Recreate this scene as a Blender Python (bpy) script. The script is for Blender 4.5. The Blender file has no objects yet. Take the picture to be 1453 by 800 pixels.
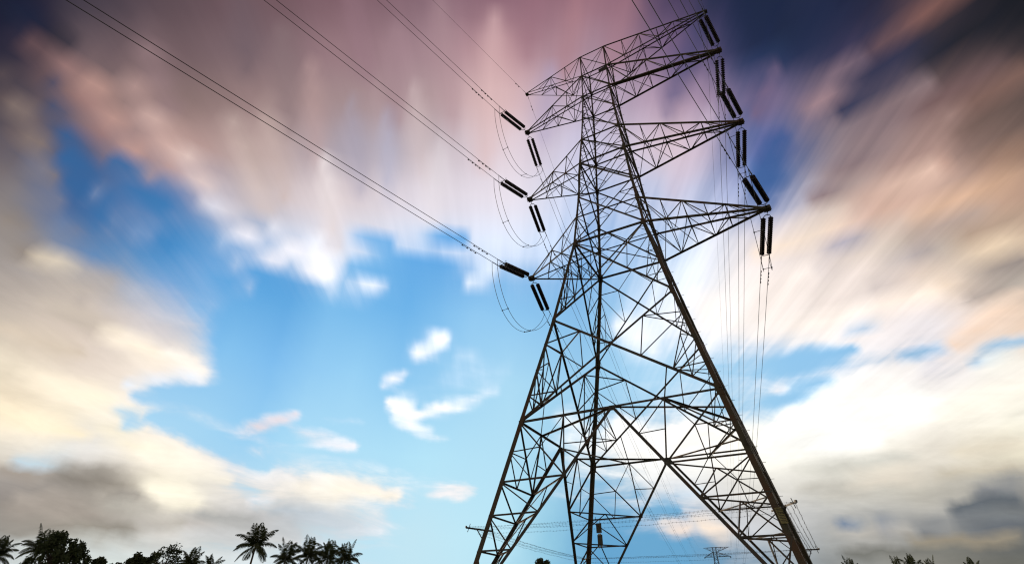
import bpy, math, random
from mathutils import Vector, Matrix
random.seed(7)
C = bpy.context.scene.collection
SC = bpy.context.scene

# ---------------------------------------------------------------- camera
CAM = Vector((6.43025, -23.97719, 1.40904))
YAW, PITCH, ROLL, FOC = -0.5195299, 0.5920507, 0.0189669, 0.7302298
F = Vector((math.sin(YAW)*math.cos(PITCH), math.cos(YAW)*math.cos(PITCH), math.sin(PITCH)))
R0 = Vector((math.cos(YAW), -math.sin(YAW), 0)); U0 = R0.cross(F)
Rv = R0*math.cos(ROLL) + U0*math.sin(ROLL); Uv = -R0*math.sin(ROLL) + U0*math.cos(ROLL)
cd = bpy.data.cameras.new('camera'); cam = bpy.data.objects.new('camera', cd); C.objects.link(cam)
m = Matrix((Rv, Uv, -F)).transposed().to_4x4(); m.translation = CAM
cam.matrix_world = m
cd.sensor_width = 36.0; cd.sensor_fit = 'HORIZONTAL'; cd.lens = 36.0*FOC*1000/1453
cd.clip_start = 0.1; cd.clip_end = 20000
SC.camera = cam

# ---------------------------------------------------------------- render look
SC.view_settings.view_transform = 'Standard'; SC.view_settings.look = 'None'
SC.view_settings.gamma = 1.0; SC.view_settings.exposure = 0.0
SC.view_settings.use_curve_mapping = False
SC.cycles.max_bounces = 4
SC.cycles.filter_width = 1.2

# ---------------------------------------------------------------- sun
SUN_AZ, SUN_EL = -82.0, 13.0            # from +Y towards +X: the sun stands low, just outside the frame on the left
sd = bpy.data.lights.new('sun', 'SUN'); sun = bpy.data.objects.new('sun', sd); C.objects.link(sun)
sd.energy = 2.0; sd.angle = math.radians(0.5); sd.color = (1.0, 0.80, 0.58)
ds = Vector((math.sin(math.radians(SUN_AZ))*math.cos(math.radians(SUN_EL)), math.cos(math.radians(SUN_AZ))*math.cos(math.radians(SUN_EL)), math.sin(math.radians(SUN_EL))))
sun.rotation_euler = ds.to_track_quat('Z', 'Y').to_euler()

# ---------------------------------------------------------------- sky: Nishita under a procedural evening cloud layer
AZ0, AZR = -30.0, 66.0      # cloud chart: centre azimuth and half range in degrees
CENTRE = (726.5, 400.0)
def azel(px, py):            # a bearing and a height of the sky, read off the photograph
    d = F + Rv*((px-CENTRE[0])/(FOC*1000)) + Uv*((CENTRE[1]-py)/(FOC*1000))
    d.normalize()
    return math.degrees(math.atan2(d.x, d.y)), math.degrees(math.asin(d.z))
def s2l(c):
    c = c/255.0
    return c/12.92 if c <= 0.04045 else ((c+0.055)/1.055)**2.4
XS = (0,120,240,360,480,600,720,840,960,1080,1200,1320,1453)
CL = {
0:[(20,20,40,.6),(62,55,65,.9),(88,72,78,.95),(105,82,88,1),(118,90,98,1),(125,98,108,1),(132,98,110,1),(142,104,116,1),(75,62,90,.8),(18,30,60,.3),(25,28,50,.5),(70,56,64,.8),(22,24,30,.7)],
70:[(42,38,52,.7),(95,80,85,.9),(105,86,90,1),(115,95,100,1),(140,112,118,1),(150,122,130,1),(165,128,135,1),(150,125,140,1),(110,90,120,.9),(32,42,75,.35),(60,55,80,.6),(70,62,72,.75),(50,45,48,.8)],
140:[(60,55,65,.8),(118,98,98,.9),(122,102,100,1),(138,115,115,1),(150,128,130,1),(165,142,145,1),(195,165,168,1),(170,155,175,1),(165,140,160,1),(100,92,125,.7),(110,95,105,.8),(120,98,98,.95),(85,72,70,.9)],
210:[(95,85,88,.8),(85,85,105,.6),(165,135,130,.9),(170,148,145,1),(160,150,160,1),(180,168,175,1),(205,190,198,1),(185,182,205,.9),(205,185,195,1),(90,100,145,.5),(140,125,130,.85),(160,132,125,1),(125,103,95,.95)],
280:[(125,118,118,.9),(80,95,135,.35),(120,130,165,.5),(190,178,180,.95),(205,192,195,1),(205,198,208,1),(215,208,218,1),(190,200,225,.65),(190,195,218,.8),(150,160,195,.55),(195,175,165,.95),(195,165,150,1),(170,140,122,.95)],
350:[(145,138,135,.95),(120,130,155,.5),(120,150,190,.12),(170,185,210,.5),(208,212,225,.95),(205,215,232,.6),(210,220,238,.85),(200,215,238,.45),(210,222,240,.55),(225,215,215,.95),(215,200,190,.95),(185,172,160,.95),(185,165,145,.95)],
400:[(165,155,148,1),(178,168,160,.9),(140,160,195,.4),(150,180,215,.08),(220,225,235,.3),(190,210,235,.05),(215,222,238,.2),(200,215,238,.2),(220,228,240,.7),(240,228,222,1),(225,212,205,.95),(220,200,185,.95),(175,165,155,.95)],
460:[(190,178,165,1),(205,190,178,1),(200,196,200,.8),(180,200,225,0),(200,220,240,0),(210,225,245,.05),(210,225,245,0),(210,225,245,.1),(228,232,240,.8),(245,235,228,1),(235,225,220,.95),(222,216,218,.85),(225,200,180,.95)],
520:[(225,212,190,1),(222,208,195,1),(240,228,215,.9),(220,225,235,.05),(210,225,245,0),(235,240,248,.1),(225,238,248,.1),(220,235,248,.05),(225,235,245,.3),(225,230,240,.35),(230,230,235,.4),(225,220,222,.75),(238,232,222,.85)],
580:[(245,228,200,1),(245,235,215,1),(238,232,225,.3),(215,228,242,.05),(225,235,248,0),(235,242,248,.15),(225,238,248,.1),(235,242,248,.2),(248,248,248,.4),(248,248,245,.45),(254,251,240,1),(252,246,235,1),(240,236,222,.95)],
640:[(225,218,205,.85),(228,225,220,.8),(252,240,222,.95),(225,225,232,.3),(225,235,245,.1),(235,245,250,0),(235,245,252,0),(250,248,244,.6),(255,252,245,.95),(255,252,240,1),(250,245,230,1),(225,218,205,1),(230,222,200,1)],
690:[(150,143,138,1),(155,148,140,1),(240,232,212,.95),(228,224,220,.6),(252,243,228,.8),(235,235,238,.25),(235,240,245,.05),(235,240,242,.4),(228,230,232,.8),(225,222,215,1),(205,202,192,1),(195,190,178,1),(150,148,142,1)],
740:[(150,144,137,1),(168,162,152,1),(205,200,193,.95),(190,190,190,.8),(200,208,215,.6),(225,230,235,.15),(220,232,240,.05),(185,205,225,.15),(200,205,215,.45),(200,202,205,.8),(178,178,175,1),(160,160,158,1),(104,108,112,.95)],
800:[(200,208,208,.75),(207,216,212,.75),(215,222,222,.65),(212,222,225,.55),(210,222,230,.4),(225,230,235,.1),(180,205,225,.1),(140,170,200,.1),(150,172,200,.2),(155,170,182,.6),(148,150,148,1),(142,140,132,1),(112,112,105,1)],
}
STROKES = [  # single streaks and puffs, each from a to b: x1, y1, x2, y2, half width, r, g, b, cover
(1350,-10,1255,70,14,125,88,82,.9),(1210,100,1150,160,13,150,122,128,.8),(1095,105,1075,160,12,110,92,118,.7),(1170,0,1120,60,26,22,32,58,.25),(1290,60,1210,140,16,50,50,72,.6),(1453,10,1330,70,26,32,32,38,.75),(1453,60,1330,110,14,60,52,54,.8),(1400,90,1290,170,16,112,88,88,.95),(1440,110,1330,190,12,122,94,86,.95),(1290,140,1180,260,16,135,115,118,.9),
(1330,190,1220,300,18,160,132,126,.98),(1453,150,1360,205,12,95,78,72,.95),(1330,225,1230,310,12,198,160,142,1),(1453,215,1390,255,10,155,122,102,.95),(1453,250,1310,312,10,218,178,148,1),(1300,250,1190,320,15,214,182,166,1),(1190,310,1095,350,15,238,218,200,1),(1453,300,1380,330,11,165,142,125,.95),(1380,300,1290,350,11,175,155,145,.95),(1230,320,1160,370,9,172,166,178,.85),
(1330,340,1250,400,12,160,150,150,.92),(1453,370,1390,410,14,138,128,124,.95),(1453,330,1340,400,8,214,192,166,.98),(1340,400,1230,450,11,242,226,212,.98),(1300,370,1150,440,12,225,212,205,.95),(1230,440,1110,480,15,250,238,228,1),(1150,380,1095,420,13,244,232,224,1),(1260,450,1190,470,5,150,185,222,.2),(1453,420,1330,500,12,234,206,184,.98),(1340,490,1280,510,7,180,205,232,.3),
(1453,482,1370,512,7,160,198,232,.1),(1453,505,1380,520,9,240,238,228,.95),(1300,520,1200,560,13,240,234,228,.95),(1210,497,1090,525,13,165,208,242,.02),(1180,540,1085,575,9,165,212,245,.02),(1125,543,1095,555,5,228,230,236,.8),(1210,548,1165,552,6,248,242,236,.9),(1320,575,1140,592,34,255,254,250,1),(1453,560,1340,590,20,248,242,228,1),(1240,622,1085,632,22,255,254,250,1),
(1300,650,1120,660,9,208,206,196,.97),(1453,620,1350,640,10,225,215,195,1),(1453,655,1330,670,8,195,186,168,1),(1330,665,1200,680,7,232,220,202,1),(1250,700,1140,690,8,196,192,182,1),(1453,680,1380,695,9,120,124,130,1),(1453,708,1350,716,7,92,99,106,1),(1453,735,1340,740,7,84,92,102,1),(1453,722,1380,726,5,118,122,124,1),(1340,740,1300,748,7,112,117,124,1),(1275,748,1245,752,8,92,110,142,.9),(1215,744,1190,748,6,110,130,158,.85),
(1453,760,1300,766,7,152,142,124,1),(1300,756,1180,765,7,198,192,182,1),(1453,787,1200,790,8,112,112,106,1),
(40,60,80,110,12,110,82,82,.9),(95,95,150,200,15,152,116,112,.95),(130,110,200,230,11,188,147,136,.97),(190,120,240,230,14,172,141,136,.97),(225,180,290,270,12,208,178,168,.98),(270,230,320,300,10,226,205,196,.97),(205,60,240,150,12,138,114,117,1),(60,20,90,60,12,40,38,48,.8),(20,0,50,40,16,16,16,40,.3),(75,130,95,210,10,72,68,85,.5),
(100,200,112,260,12,58,78,120,.3),(105,240,150,300,13,35,85,145,.03),(170,240,230,290,10,40,95,160,.05),(0,120,60,220,13,115,95,88,.9),(30,160,80,260,10,128,115,110,.9),(50,230,85,300,10,120,118,130,.7),(85,290,115,350,8,120,120,135,.6),(30,345,110,395,9,218,203,180,.97),(0,300,40,360,14,135,125,118,.95),(100,330,160,390,8,110,130,165,.45),
(135,270,175,335,6,128,140,168,.6),(185,305,210,345,6,142,160,192,.55),(120,380,190,420,12,165,160,160,.85),(175,400,230,430,10,175,178,190,.7),(210,425,255,455,9,200,200,208,.75),(60,430,170,470,13,190,178,165,1),(140,470,240,510,12,252,238,217,1),(230,500,290,525,8,250,242,230,.97),(170,545,290,536,6,225,232,242,.85),(0,470,120,500,13,205,190,172,1),
(30,530,150,570,14,250,236,212,1),(0,580,110,620,14,254,238,207,1),(165,588,190,610,9,175,215,242,.1),(20,648,110,655,6,195,220,238,.4),(130,600,230,650,12,250,240,217,1),(200,650,330,675,10,254,246,228,.98),(220,690,290,715,12,253,245,223,.98),(70,668,190,684,10,132,125,116,1),(20,700,120,704,6,185,175,165,1),(160,700,220,712,6,150,144,136,1),(0,728,180,738,7,160,152,143,1),(200,735,300,742,6,198,192,186,.97),(0,665,60,670,7,165,155,145,1),(0,710,150,725,12,170,160,150,1),
(150,715,260,740,8,180,175,165,.97),(0,746,200,748,6,148,142,132,1),(285,730,370,745,8,175,175,172,.95),(380,722,470,728,7,188,198,206,.85),(260,760,420,770,5,205,206,206,.8),(0,772,250,780,8,205,212,210,.8),
(300,290,345,330,9,200,200,212,.9),(315,345,360,420,8,172,190,216,.6),(345,330,400,380,9,222,222,232,.92),(400,340,460,395,12,234,232,238,.97),(450,350,470,395,10,242,242,247,.95),(480,340,560,345,8,150,190,232,.3),(500,372,640,382,11,118,182,235,.05),(590,340,660,337,9,140,190,235,.25),(490,407,540,408,7,242,244,250,.9),(500,425,535,435,6,185,210,238,.4),
(665,402,700,385,11,224,232,242,.75),(588,500,640,478,10,252,252,252,.97),(540,545,575,530,8,240,240,246,.75),(552,572,590,592,13,253,252,252,.98),(590,587,660,572,7,250,250,251,.85),(640,580,700,555,6,238,242,248,.6),(660,500,700,560,12,222,234,246,.45),(560,600,640,625,7,236,242,248,.5),(480,590,520,600,5,225,234,245,.35),(270,620,310,640,7,230,232,238,.5),(590,500,560,510,6,225,232,242,.4),(400,735,520,745,6,200,210,218,.75),(340,672,420,680,7,236,234,232,.75),(260,415,300,450,6,195,205,222,.4),(450,590,500,600,5,222,228,240,.3),(575,603,625,618,8,240,245,250,.6),(625,540,720,530,14,205,225,245,.3),(340,610,430,590,9,224,215,221,.88),(420,615,510,635,8,237,236,241,.8),(358,640,375,648,5,236,231,233,.6),
(395,693,560,697,8,255,246,229,.97),(430,683,480,686,6,255,251,242,.97),(600,697,690,697,6,244,234,230,.88),(480,715,580,712,5,220,230,238,.5),
(340,0,350,80,16,98,84,92,1),(400,60,410,160,14,128,109,112,1),(440,110,450,220,12,180,150,147,1),(500,0,520,100,14,134,105,115,1),(560,60,560,160,14,150,122,130,1),(625,20,640,150,16,163,134,140,1),(700,60,690,200,20,208,175,173,1),(760,0,750,60,16,138,100,112,1),(815,20,800,100,16,165,120,126,1),(500,170,510,260,12,155,150,168,.95),
(550,180,550,260,10,162,164,188,.92),(890,0,870,80,18,155,112,120,1),(780,110,770,190,14,160,150,180,.95),(590,150,600,240,12,196,178,178,1),(380,170,400,260,14,186,165,158,1),(330,180,370,280,12,196,176,168,1),(460,240,470,330,14,215,204,205,1),(620,230,610,310,16,222,214,218,1),(980,60,950,140,14,70,66,105,.7),(1000,180,960,260,16,198,180,196,.95),
(870,455,930,490,20,238,240,245,.8),(880,600,890,640,26,250,250,248,.88),(790,590,830,610,16,242,246,248,.6),(960,620,1010,625,22,254,250,244,.92),(990,430,1040,450,20,248,240,234,.92),(915,725,960,728,9,160,203,232,.1),(940,700,1000,705,10,205,218,230,.55),(990,745,1040,758,12,248,228,208,.93),(930,745,980,755,8,240,222,208,.8),(860,740,900,745,8,165,208,235,.1),
(770,770,830,772,10,125,178,212,.1),(910,782,970,785,10,110,160,198,.15),(195,560,300,560,11,235,235,240,.02),(215,592,330,636,13,240,238,238,.02),(318,440,325,540,15,225,228,238,.0),(355,650,380,665,9,235,238,242,.1),(110,420,120,425,6,175,165,158,1),(280,560,420,560,14,230,235,242,.0),(350,715,385,705,6,235,235,238,.6),(1095,225,1085,265,14,62,98,160,.05),(1110,190,1090,230,12,68,82,135,.3)]
BLUE = [(0,0,(22,24,44)),(300,150,(60,90,138)),(130,260,(44,96,152)),(240,330,(55,135,198)),(400,375,(80,160,222)),(500,470,(125,192,240)),(560,430,(108,180,236)),(640,350,(90,165,230)),(300,440,(100,172,232)),(330,560,(152,210,246)),(450,520,(148,206,246)),(460,620,(178,226,250)),(250,590,(168,216,245)),(560,480,(135,198,244)),(700,600,(186,230,250)),(680,480,(150,206,246)),(380,500,(125,190,241)),(300,520,(135,198,242)),
 (600,640,(184,232,252)),(700,740,(196,238,252)),(500,560,(160,216,250)),(850,790,(85,155,205)),(780,760,(150,205,230)),(930,770,(100,165,208)),(940,500,(170,218,248)),(1150,520,(148,202,242)),(1100,570,(165,214,246)),(1400,720,(80,95,112)),(1090,225,(66,100,158)),
 (1080,20,(32,40,66)),(1453,0,(20,22,28)),(1200,60,(42,46,74)),(726,0,(40,56,105)),(900,230,(100,135,195)),(850,330,(110,170,228)),(1453,480,(150,198,232)),(100,640,(190,220,240)),(1100,790,(120,150,175)),(870,720,(165,208,235)),(60,780,(198,222,225)),(400,780,(205,232,242)),(600,780,(196,232,246)),(1230,200,(60,75,110))]
def unproject(az, el):
    a, e = math.radians(az), math.radians(el)
    d = Vector((math.sin(a)*math.cos(e), math.cos(a)*math.cos(e), math.sin(e)))
    z = d.dot(F)
    if z < 0.12: return None
    return CENTRE[0]+FOC*1000*d.dot(Rv)/z, CENTRE[1]-FOC*1000*d.dot(Uv)/z
YS = sorted(CL)
def lerp(a, b, t): return tuple(p+(q-p)*t for p, q in zip(a, b))
def sm(t): return t*t*(3-2*t)*.6+t*.4
def grid_at(x, y):
    x = min(max(x, 0), 1453); y = min(max(y, 0), 800)
    i = max(k for k in range(len(XS)-1) if XS[k] <= x); tx = sm((x-XS[i])/(XS[i+1]-XS[i]))
    j = max(k for k in range(len(YS)-1) if YS[k] <= y); ty = sm((y-YS[j])/(YS[j+1]-YS[j]))
    A, B = CL[YS[j]], CL[YS[j+1]]
    return lerp(lerp(A[i], A[i+1], tx), lerp(B[i], B[i+1], tx), ty)
def cloud_at(x, y):
    v = grid_at(x, y)
    for (x1, y1, x2, y2, hw, r, g, b, c) in STROKES:
        if min(x1, x2)-3*hw > x or max(x1, x2)+3*hw < x or min(y1, y2)-3*hw > y or max(y1, y2)+3*hw < y: continue
        if y2 < 420 and abs(y2-y1) > 25: ex_, ey_ = (x2-x1)*.22, (y2-y1)*.22; x1, y1, x2, y2 = x1-ex_, y1-ey_, x2+ex_, y2+ey_
        dx, dy = x2-x1, y2-y1; t = ((x-x1)*dx+(y-y1)*dy)/(dx*dx+dy*dy); t = min(max(t, 0), 1)
        d = ((x-x1-dx*t)**2+(y-y1-dy*t)**2)/(hw*(1.55 if y2 < 330 else 1.35))**2; q = 1-.6*abs(2*t-1)**2
        d /= q*q
        if d < 5: v = lerp(v, (r, g, b, c), math.exp(-d)*(.92 if y2 > 330 or x2 > 1050 else .5 if x2 > 290 else .75))
    return v
def blue_at(x, y):
    x = min(max(x, -100), 1550); y = min(max(y, -60), 860)
    s = 0; acc = [0, 0, 0]
    for X, Y, c in BLUE:
        w = 1/(((x-X)**2+(y-Y)**2)/1e4+.05)**2; s += w
        for k in range(3): acc[k] += w*c[k]
    return tuple(a/s for a in acc)
w = bpy.data.worlds.new('World'); SC.world = w; w.use_nodes = True
NT = w.node_tree; N = NT.nodes; L = NT.links; N.clear()
def node(t, **k):
    n = N.new(t)
    for a, v in k.items(): setattr(n, a, v)
    return n
def mth(op, a, b=None, c=None, clamp=False):
    n = node('ShaderNodeMath', operation=op, use_clamp=clamp)
    for i, v in enumerate((a, b, c)):
        if v is None: continue
        if isinstance(v, (int, float)): n.inputs[i].default_value = v
        else: L.new(v, n.inputs[i])
    return n.outputs[0]
out = node('ShaderNodeOutputWorld'); bg = node('ShaderNodeBackground'); bg.inputs['Strength'].default_value = 0.1
L.new(bg.outputs[0], out.inputs[0])
tc = node('ShaderNodeTexCoord'); sep = node('ShaderNodeSeparateXYZ'); L.new(tc.outputs['Generated'], sep.inputs[0])
x, y, z = sep.outputs
# heading frame: u along the drift of the clouds (azimuth -30 deg), v across it
ca, sa = math.cos(math.radians(AZ0)), math.sin(math.radians(AZ0))
along = mth('ADD', mth('MULTIPLY', x, sa), mth('MULTIPLY', y, ca))
across = mth('SUBTRACT', mth('MULTIPLY', x, ca), mth('MULTIPLY', y, sa))
zz = mth('ADD', mth('MAXIMUM', z, 0.0), 0.10)
pu = mth('DIVIDE', along, zz); pv = mth('DIVIDE', across, zz)
def noise(su, sv, scale, detail, rough, off=0.0):
    cb = node('ShaderNodeCombineXYZ')
    L.new(mth('MULTIPLY', pu, su), cb.inputs[0]); L.new(mth('MULTIPLY', pv, sv), cb.inputs[1]); cb.inputs[2].default_value = off
    n = node('ShaderNodeTexNoise'); n.inputs['Scale'].default_value = scale; n.inputs['Detail'].default_value = detail; n.inputs['Roughness'].default_value = rough
    L.new(cb.outputs[0], n.inputs['Vector'])
    return mth('SUBTRACT', n.outputs['Fac'], 0.5)
streak = noise(0.22, 1.9, 1.9, 4, .5, 1.3)
streak2 = noise(0.30, 3.2, 3.8, 4, .55, 7.7)
streak3 = noise(0.5, 7.0, 4.0, 3, .55, 2.9)
billow = noise(0.8, 1.0, 2.2, 6, .6, 4.1)
# billows grow towards the horizon, streaks towards the zenith
hz = mth('SUBTRACT', 1.0, mth('MULTIPLY', z, 1.6), clamp=True)
az = mth('MULTIPLY', mth('ARCTAN2', across, along), 180/math.pi)       # degrees from AZ0
el = mth('MULTIPLY', mth('ARCSINE', z), 180/math.pi)
wn = node('ShaderNodeTexNoise'); wn.inputs['Scale'].default_value = 9; wn.inputs['Detail'].default_value = 4
L.new(tc.outputs['Generated'], wn.inputs['Vector']); ws = node('ShaderNodeSeparateColor'); L.new(wn.outputs['Color'], ws.inputs[0])
zf = mth('DIVIDE', mth('SUBTRACT', z, .16), .34, clamp=True)
cbn = node('ShaderNodeCombineXYZ'); L.new(mth('MULTIPLY', az, .085), cbn.inputs[0]); L.new(mth('ADD', mth('MULTIPLY', el, .30), mth('MULTIPLY', az, .022)), cbn.inputs[1])
bn = node('ShaderNodeTexNoise'); bn.inputs['Scale'].default_value = 1.6; bn.inputs['Detail'].default_value = 7; bn.inputs['Roughness'].default_value = .58; bn.inputs['Distortion'].default_value = .5; L.new(cbn.outputs[0], bn.inputs['Vector']); band = mth('SUBTRACT', bn.outputs['Fac'], .5)
w2 = node('ShaderNodeTexNoise'); w2.inputs['Scale'].default_value = 26; w2.inputs['Detail'].default_value = 4; L.new(tc.outputs['Generated'], w2.inputs['Vector']); ws2 = node('ShaderNodeSeparateColor'); L.new(w2.outputs['Color'], ws2.inputs[0])
amp = mth('MULTIPLY', hz, 2.2)
fa = mth('MULTIPLY', mth('SUBTRACT', ws2.outputs[0], .5), amp); fe = mth('MULTIPLY', mth('SUBTRACT', ws2.outputs[1], .5), mth('MULTIPLY', amp, .7))
az2 = mth('ADD', mth('ADD', az, fa), mth('ADD', mth('MULTIPLY', mth('SUBTRACT', ws.outputs[0], .5), mth('ADD', .8, mth('MULTIPLY', hz, 2.0))), mth('MULTIPLY', mth('ADD', mth('MULTIPLY', streak, 2.0), mth('MULTIPLY', streak2, .8)), zf)))
el2 = mth('ADD', mth('ADD', el, fe), mth('MULTIPLY', mth('SUBTRACT', ws.outputs[1], .5), mth('ADD', .5, mth('MULTIPLY', hz, 1.2))))
def fill(ramp, stops):
    cr = ramp.color_ramp; cr.interpolation = 'LINEAR'
    for i, (p, c) in enumerate(stops):
        if i == 0: e = cr.elements[0]; e.position = p
        elif i == len(stops)-1: e = cr.elements[len(cr.elements)-1]; e.position = p
        else: e = cr.elements.new(p)
        e.color = c
def edge(x, y):
    return min(max(x, -30), 1483), min(max(y, -30), 830)
def chart_row(e, e0, fn, nq=4, n=31, rng=66.0):
    """one height of the chart as a node group, laid over the row below it: colour and cover"""
    global NT, N, L
    keep = (NT, N, L)
    g = bpy.data.node_groups.new('cloud_chart_row', 'ShaderNodeTree'); NT, N, L = g, g.nodes, g.links
    for s, ty in (('Azimuth', 'Float'), ('Elevation', 'Float'), ('Below', 'Color'), ('Below cover', 'Float')): g.interface.new_socket(s, in_out='INPUT', socket_type='NodeSocket'+ty)
    g.interface.new_socket('Colour', in_out='OUTPUT', socket_type='NodeSocketColor')
    g.interface.new_socket('Cover', in_out='OUTPUT', socket_type='NodeSocketFloat')
    gi, go = node('NodeGroupInput'), node('NodeGroupOutput'); u, ev = gi.outputs[0], gi.outputs[1]
    if e0 is not None:       # tie this row to the one below, so that the shader works through the rows one after another (it runs out of stack otherwise)
        tie = mth('MULTIPLY', gi.outputs[3], 1e-7); u = mth('ADD', u, tie); ev = mth('ADD', ev, tie)
    col = al = None
    for h in range(nq):
        st = []
        for i in range(n):
            p = i/(n-1); a = AZ0-rng+(h+p)*2*rng/nq
            q = unproject(a, e)
            if q is None: q = (726, -60) if e > 60 else ((0, 400) if a < AZ0 else (1453, 400))
            v = fn(*edge(*q))
            st.append((p, (s2l(v[0]), s2l(v[1]), s2l(v[2]), v[3] if len(v) > 3 else 1.0)))
        r = node('ShaderNodeValToRGB'); fill(r, st)
        L.new(mth('MULTIPLY', u, .25) if nq == 1 else mth('SUBTRACT', u, float(h)), r.inputs[0])   # the ramp itself clamps
        if h == 0: col, al = r.outputs[0], r.outputs[1]
        else:
            s = mth('GREATER_THAN', u, float(h))
            mc = node('ShaderNodeMix', data_type='RGBA'); L.new(s, mc.inputs[0]); L.new(col, mc.inputs[6]); L.new(r.outputs[0], mc.inputs[7]); col = mc.outputs[2]
            mf = node('ShaderNodeMix', data_type='FLOAT'); L.new(s, mf.inputs[0]); L.new(al, mf.inputs[2]); L.new(r.outputs[1], mf.inputs[3]); al = mf.outputs[0]
    if e0 is not None:
        t = mth('DIVIDE', mth('SUBTRACT', ev, e0), e-e0)          # the mix node clamps its factor
        mc = node('ShaderNodeMix', data_type='RGBA'); L.new(t, mc.inputs[0]); L.new(gi.outputs[2], mc.inputs[6]); L.new(col, mc.inputs[7]); col = mc.outputs[2]
        mf = node('ShaderNodeMix', data_type='FLOAT'); L.new(t, mf.inputs[0]); L.new(gi.outputs[3], mf.inputs[2]); L.new(al, mf.inputs[3]); al = mf.outputs[0]
    L.new(col, go.inputs[0]); L.new(al, go.inputs[1])
    NT, N, L = keep
    return g
def chart(fn, els, nq, n=31, rng=66.0):
    """rows stacked by height; the whole chart is one group: in azimuth and elevation"""
    global NT, N, L
    rows = [chart_row(e, els[k-1] if k else None, fn, nq, n, rng) for k, e in enumerate(els)]
    keep = (NT, N, L)
    g = bpy.data.node_groups.new('cloud_chart', 'ShaderNodeTree'); NT, N, L = g, g.nodes, g.links
    for s in ('Azimuth', 'Elevation'): g.interface.new_socket(s, in_out='INPUT', socket_type='NodeSocketFloat')
    g.interface.new_socket('Colour', in_out='OUTPUT', socket_type='NodeSocketColor')
    g.interface.new_socket('Cover', in_out='OUTPUT', socket_type='NodeSocketFloat')
    gi, go = node('NodeGroupInput'), node('NodeGroupOutput')
    prev = None
    for rg in rows:
        gn = node('ShaderNodeGroup'); gn.node_tree = rg; L.new(gi.outputs[0], gn.inputs[0]); L.new(gi.outputs[1], gn.inputs[1])
        if prev is not None: L.new(prev.outputs[0], gn.inputs[2]); L.new(prev.outputs[1], gn.inputs[3])
        prev = gn
    L.new(prev.outputs[0], go.inputs[0]); L.new(prev.outputs[1], go.inputs[1])
    NT, N, L = keep
    gn = node('ShaderNodeGroup'); gn.node_tree = g; L.new(mth('DIVIDE', mth('ADD', az2, rng), 2*rng/4), gn.inputs[0]); L.new(el2, gn.inputs[1])
    return gn.outputs[0], gn.outputs[1]
low, lowc = chart(cloud_at, [k*.8 for k in range(31)], 4, 31, 54.0)
high, highc = chart(cloud_at, [24+1.6*k for k in range(28)], 4)
isl = mth('GREATER_THAN', el2, 24.0)
mx = node('ShaderNodeMix', data_type='RGBA'); L.new(isl, mx.inputs[0]); L.new(low, mx.inputs[6]); L.new(high, mx.inputs[7]); ccol = mx.outputs[2]
mx = node('ShaderNodeMix', data_type='FLOAT'); L.new(isl, mx.inputs[0]); L.new(lowc, mx.inputs[2]); L.new(highc, mx.inputs[3]); cov = mx.outputs[0]
bcol, _ = chart(blue_at, [k*7.5 for k in range(10)], 1)
sky = node('ShaderNodeTexSky', sky_type='NISHITA'); sky.sun_disc = False
sky.sun_elevation = math.radians(SUN_EL); sky.sun_rotation = math.radians(SUN_AZ)
sky.air_density = 1.0; sky.dust_density = 0.6; sky.ozone_density = 2.0
def vscale(c, s):
    n = node('ShaderNodeVectorMath', operation='SCALE'); L.new(c, n.inputs[0])
    if isinstance(s, (int, float)): n.inputs[3].default_value = s
    else: L.new(s, n.inputs[3])
    return n.outputs[0]
mixb = node('ShaderNodeMix', data_type='RGBA'); mixb.inputs[0].default_value = 0.95
L.new(sky.outputs[0], mixb.inputs[6]); L.new(vscale(bcol, 10.0), mixb.inputs[7])
det = mth('ADD', mth('MULTIPLY', mth('ADD', mth('ADD', mth('MULTIPLY', streak, 0.65), mth('MULTIPLY', streak2, 0.55)), mth('MULTIPLY', streak3, .48)), mth('MULTIPLY', zf, mth('ADD', .62, mth('MULTIPLY', mth('MAXIMUM', across, 0.0), 1.7)))), mth('MULTIPLY', mth('ADD', mth('MULTIPLY', band, 1.6), mth('MULTIPLY', billow, .25)), mth('SUBTRACT', 1.0, zf)))
bulge = mth('MULTIPLY', mth('MULTIPLY', cov, mth('SUBTRACT', 1.0, cov)), 3.6)
cov2 = mth('ADD', cov, mth('MULTIPLY', det, bulge))
mr = node('ShaderNodeMapRange', interpolation_type='SMOOTHSTEP'); L.new(cov2, mr.inputs[0]); L.new(mth('SUBTRACT', .20, mth('MULTIPLY', zf, .16)), mr.inputs[1]); L.new(mth('ADD', .72, mth('MULTIPLY', zf, .2)), mr.inputs[2])
shade = mth('ADD', 1.0, mth('MULTIPLY', mth('ADD', det, mth('MULTIPLY', billow, .25)), 0.42))
mixc = node('ShaderNodeMix', data_type='RGBA'); L.new(mr.outputs[0], mixc.inputs[0])
L.new(mixb.outputs[2], mixc.inputs[6]); L.new(vscale(vscale(ccol, mth('ADD', 10.5, mth('MULTIPLY', zf, 1.7))), shade), mixc.inputs[7])
L.new(mixc.outputs[2], bg.inputs['Color'])
w.cycles.sampling_method = 'MANUAL'; w.cycles.sample_map_resolution = 512

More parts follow.
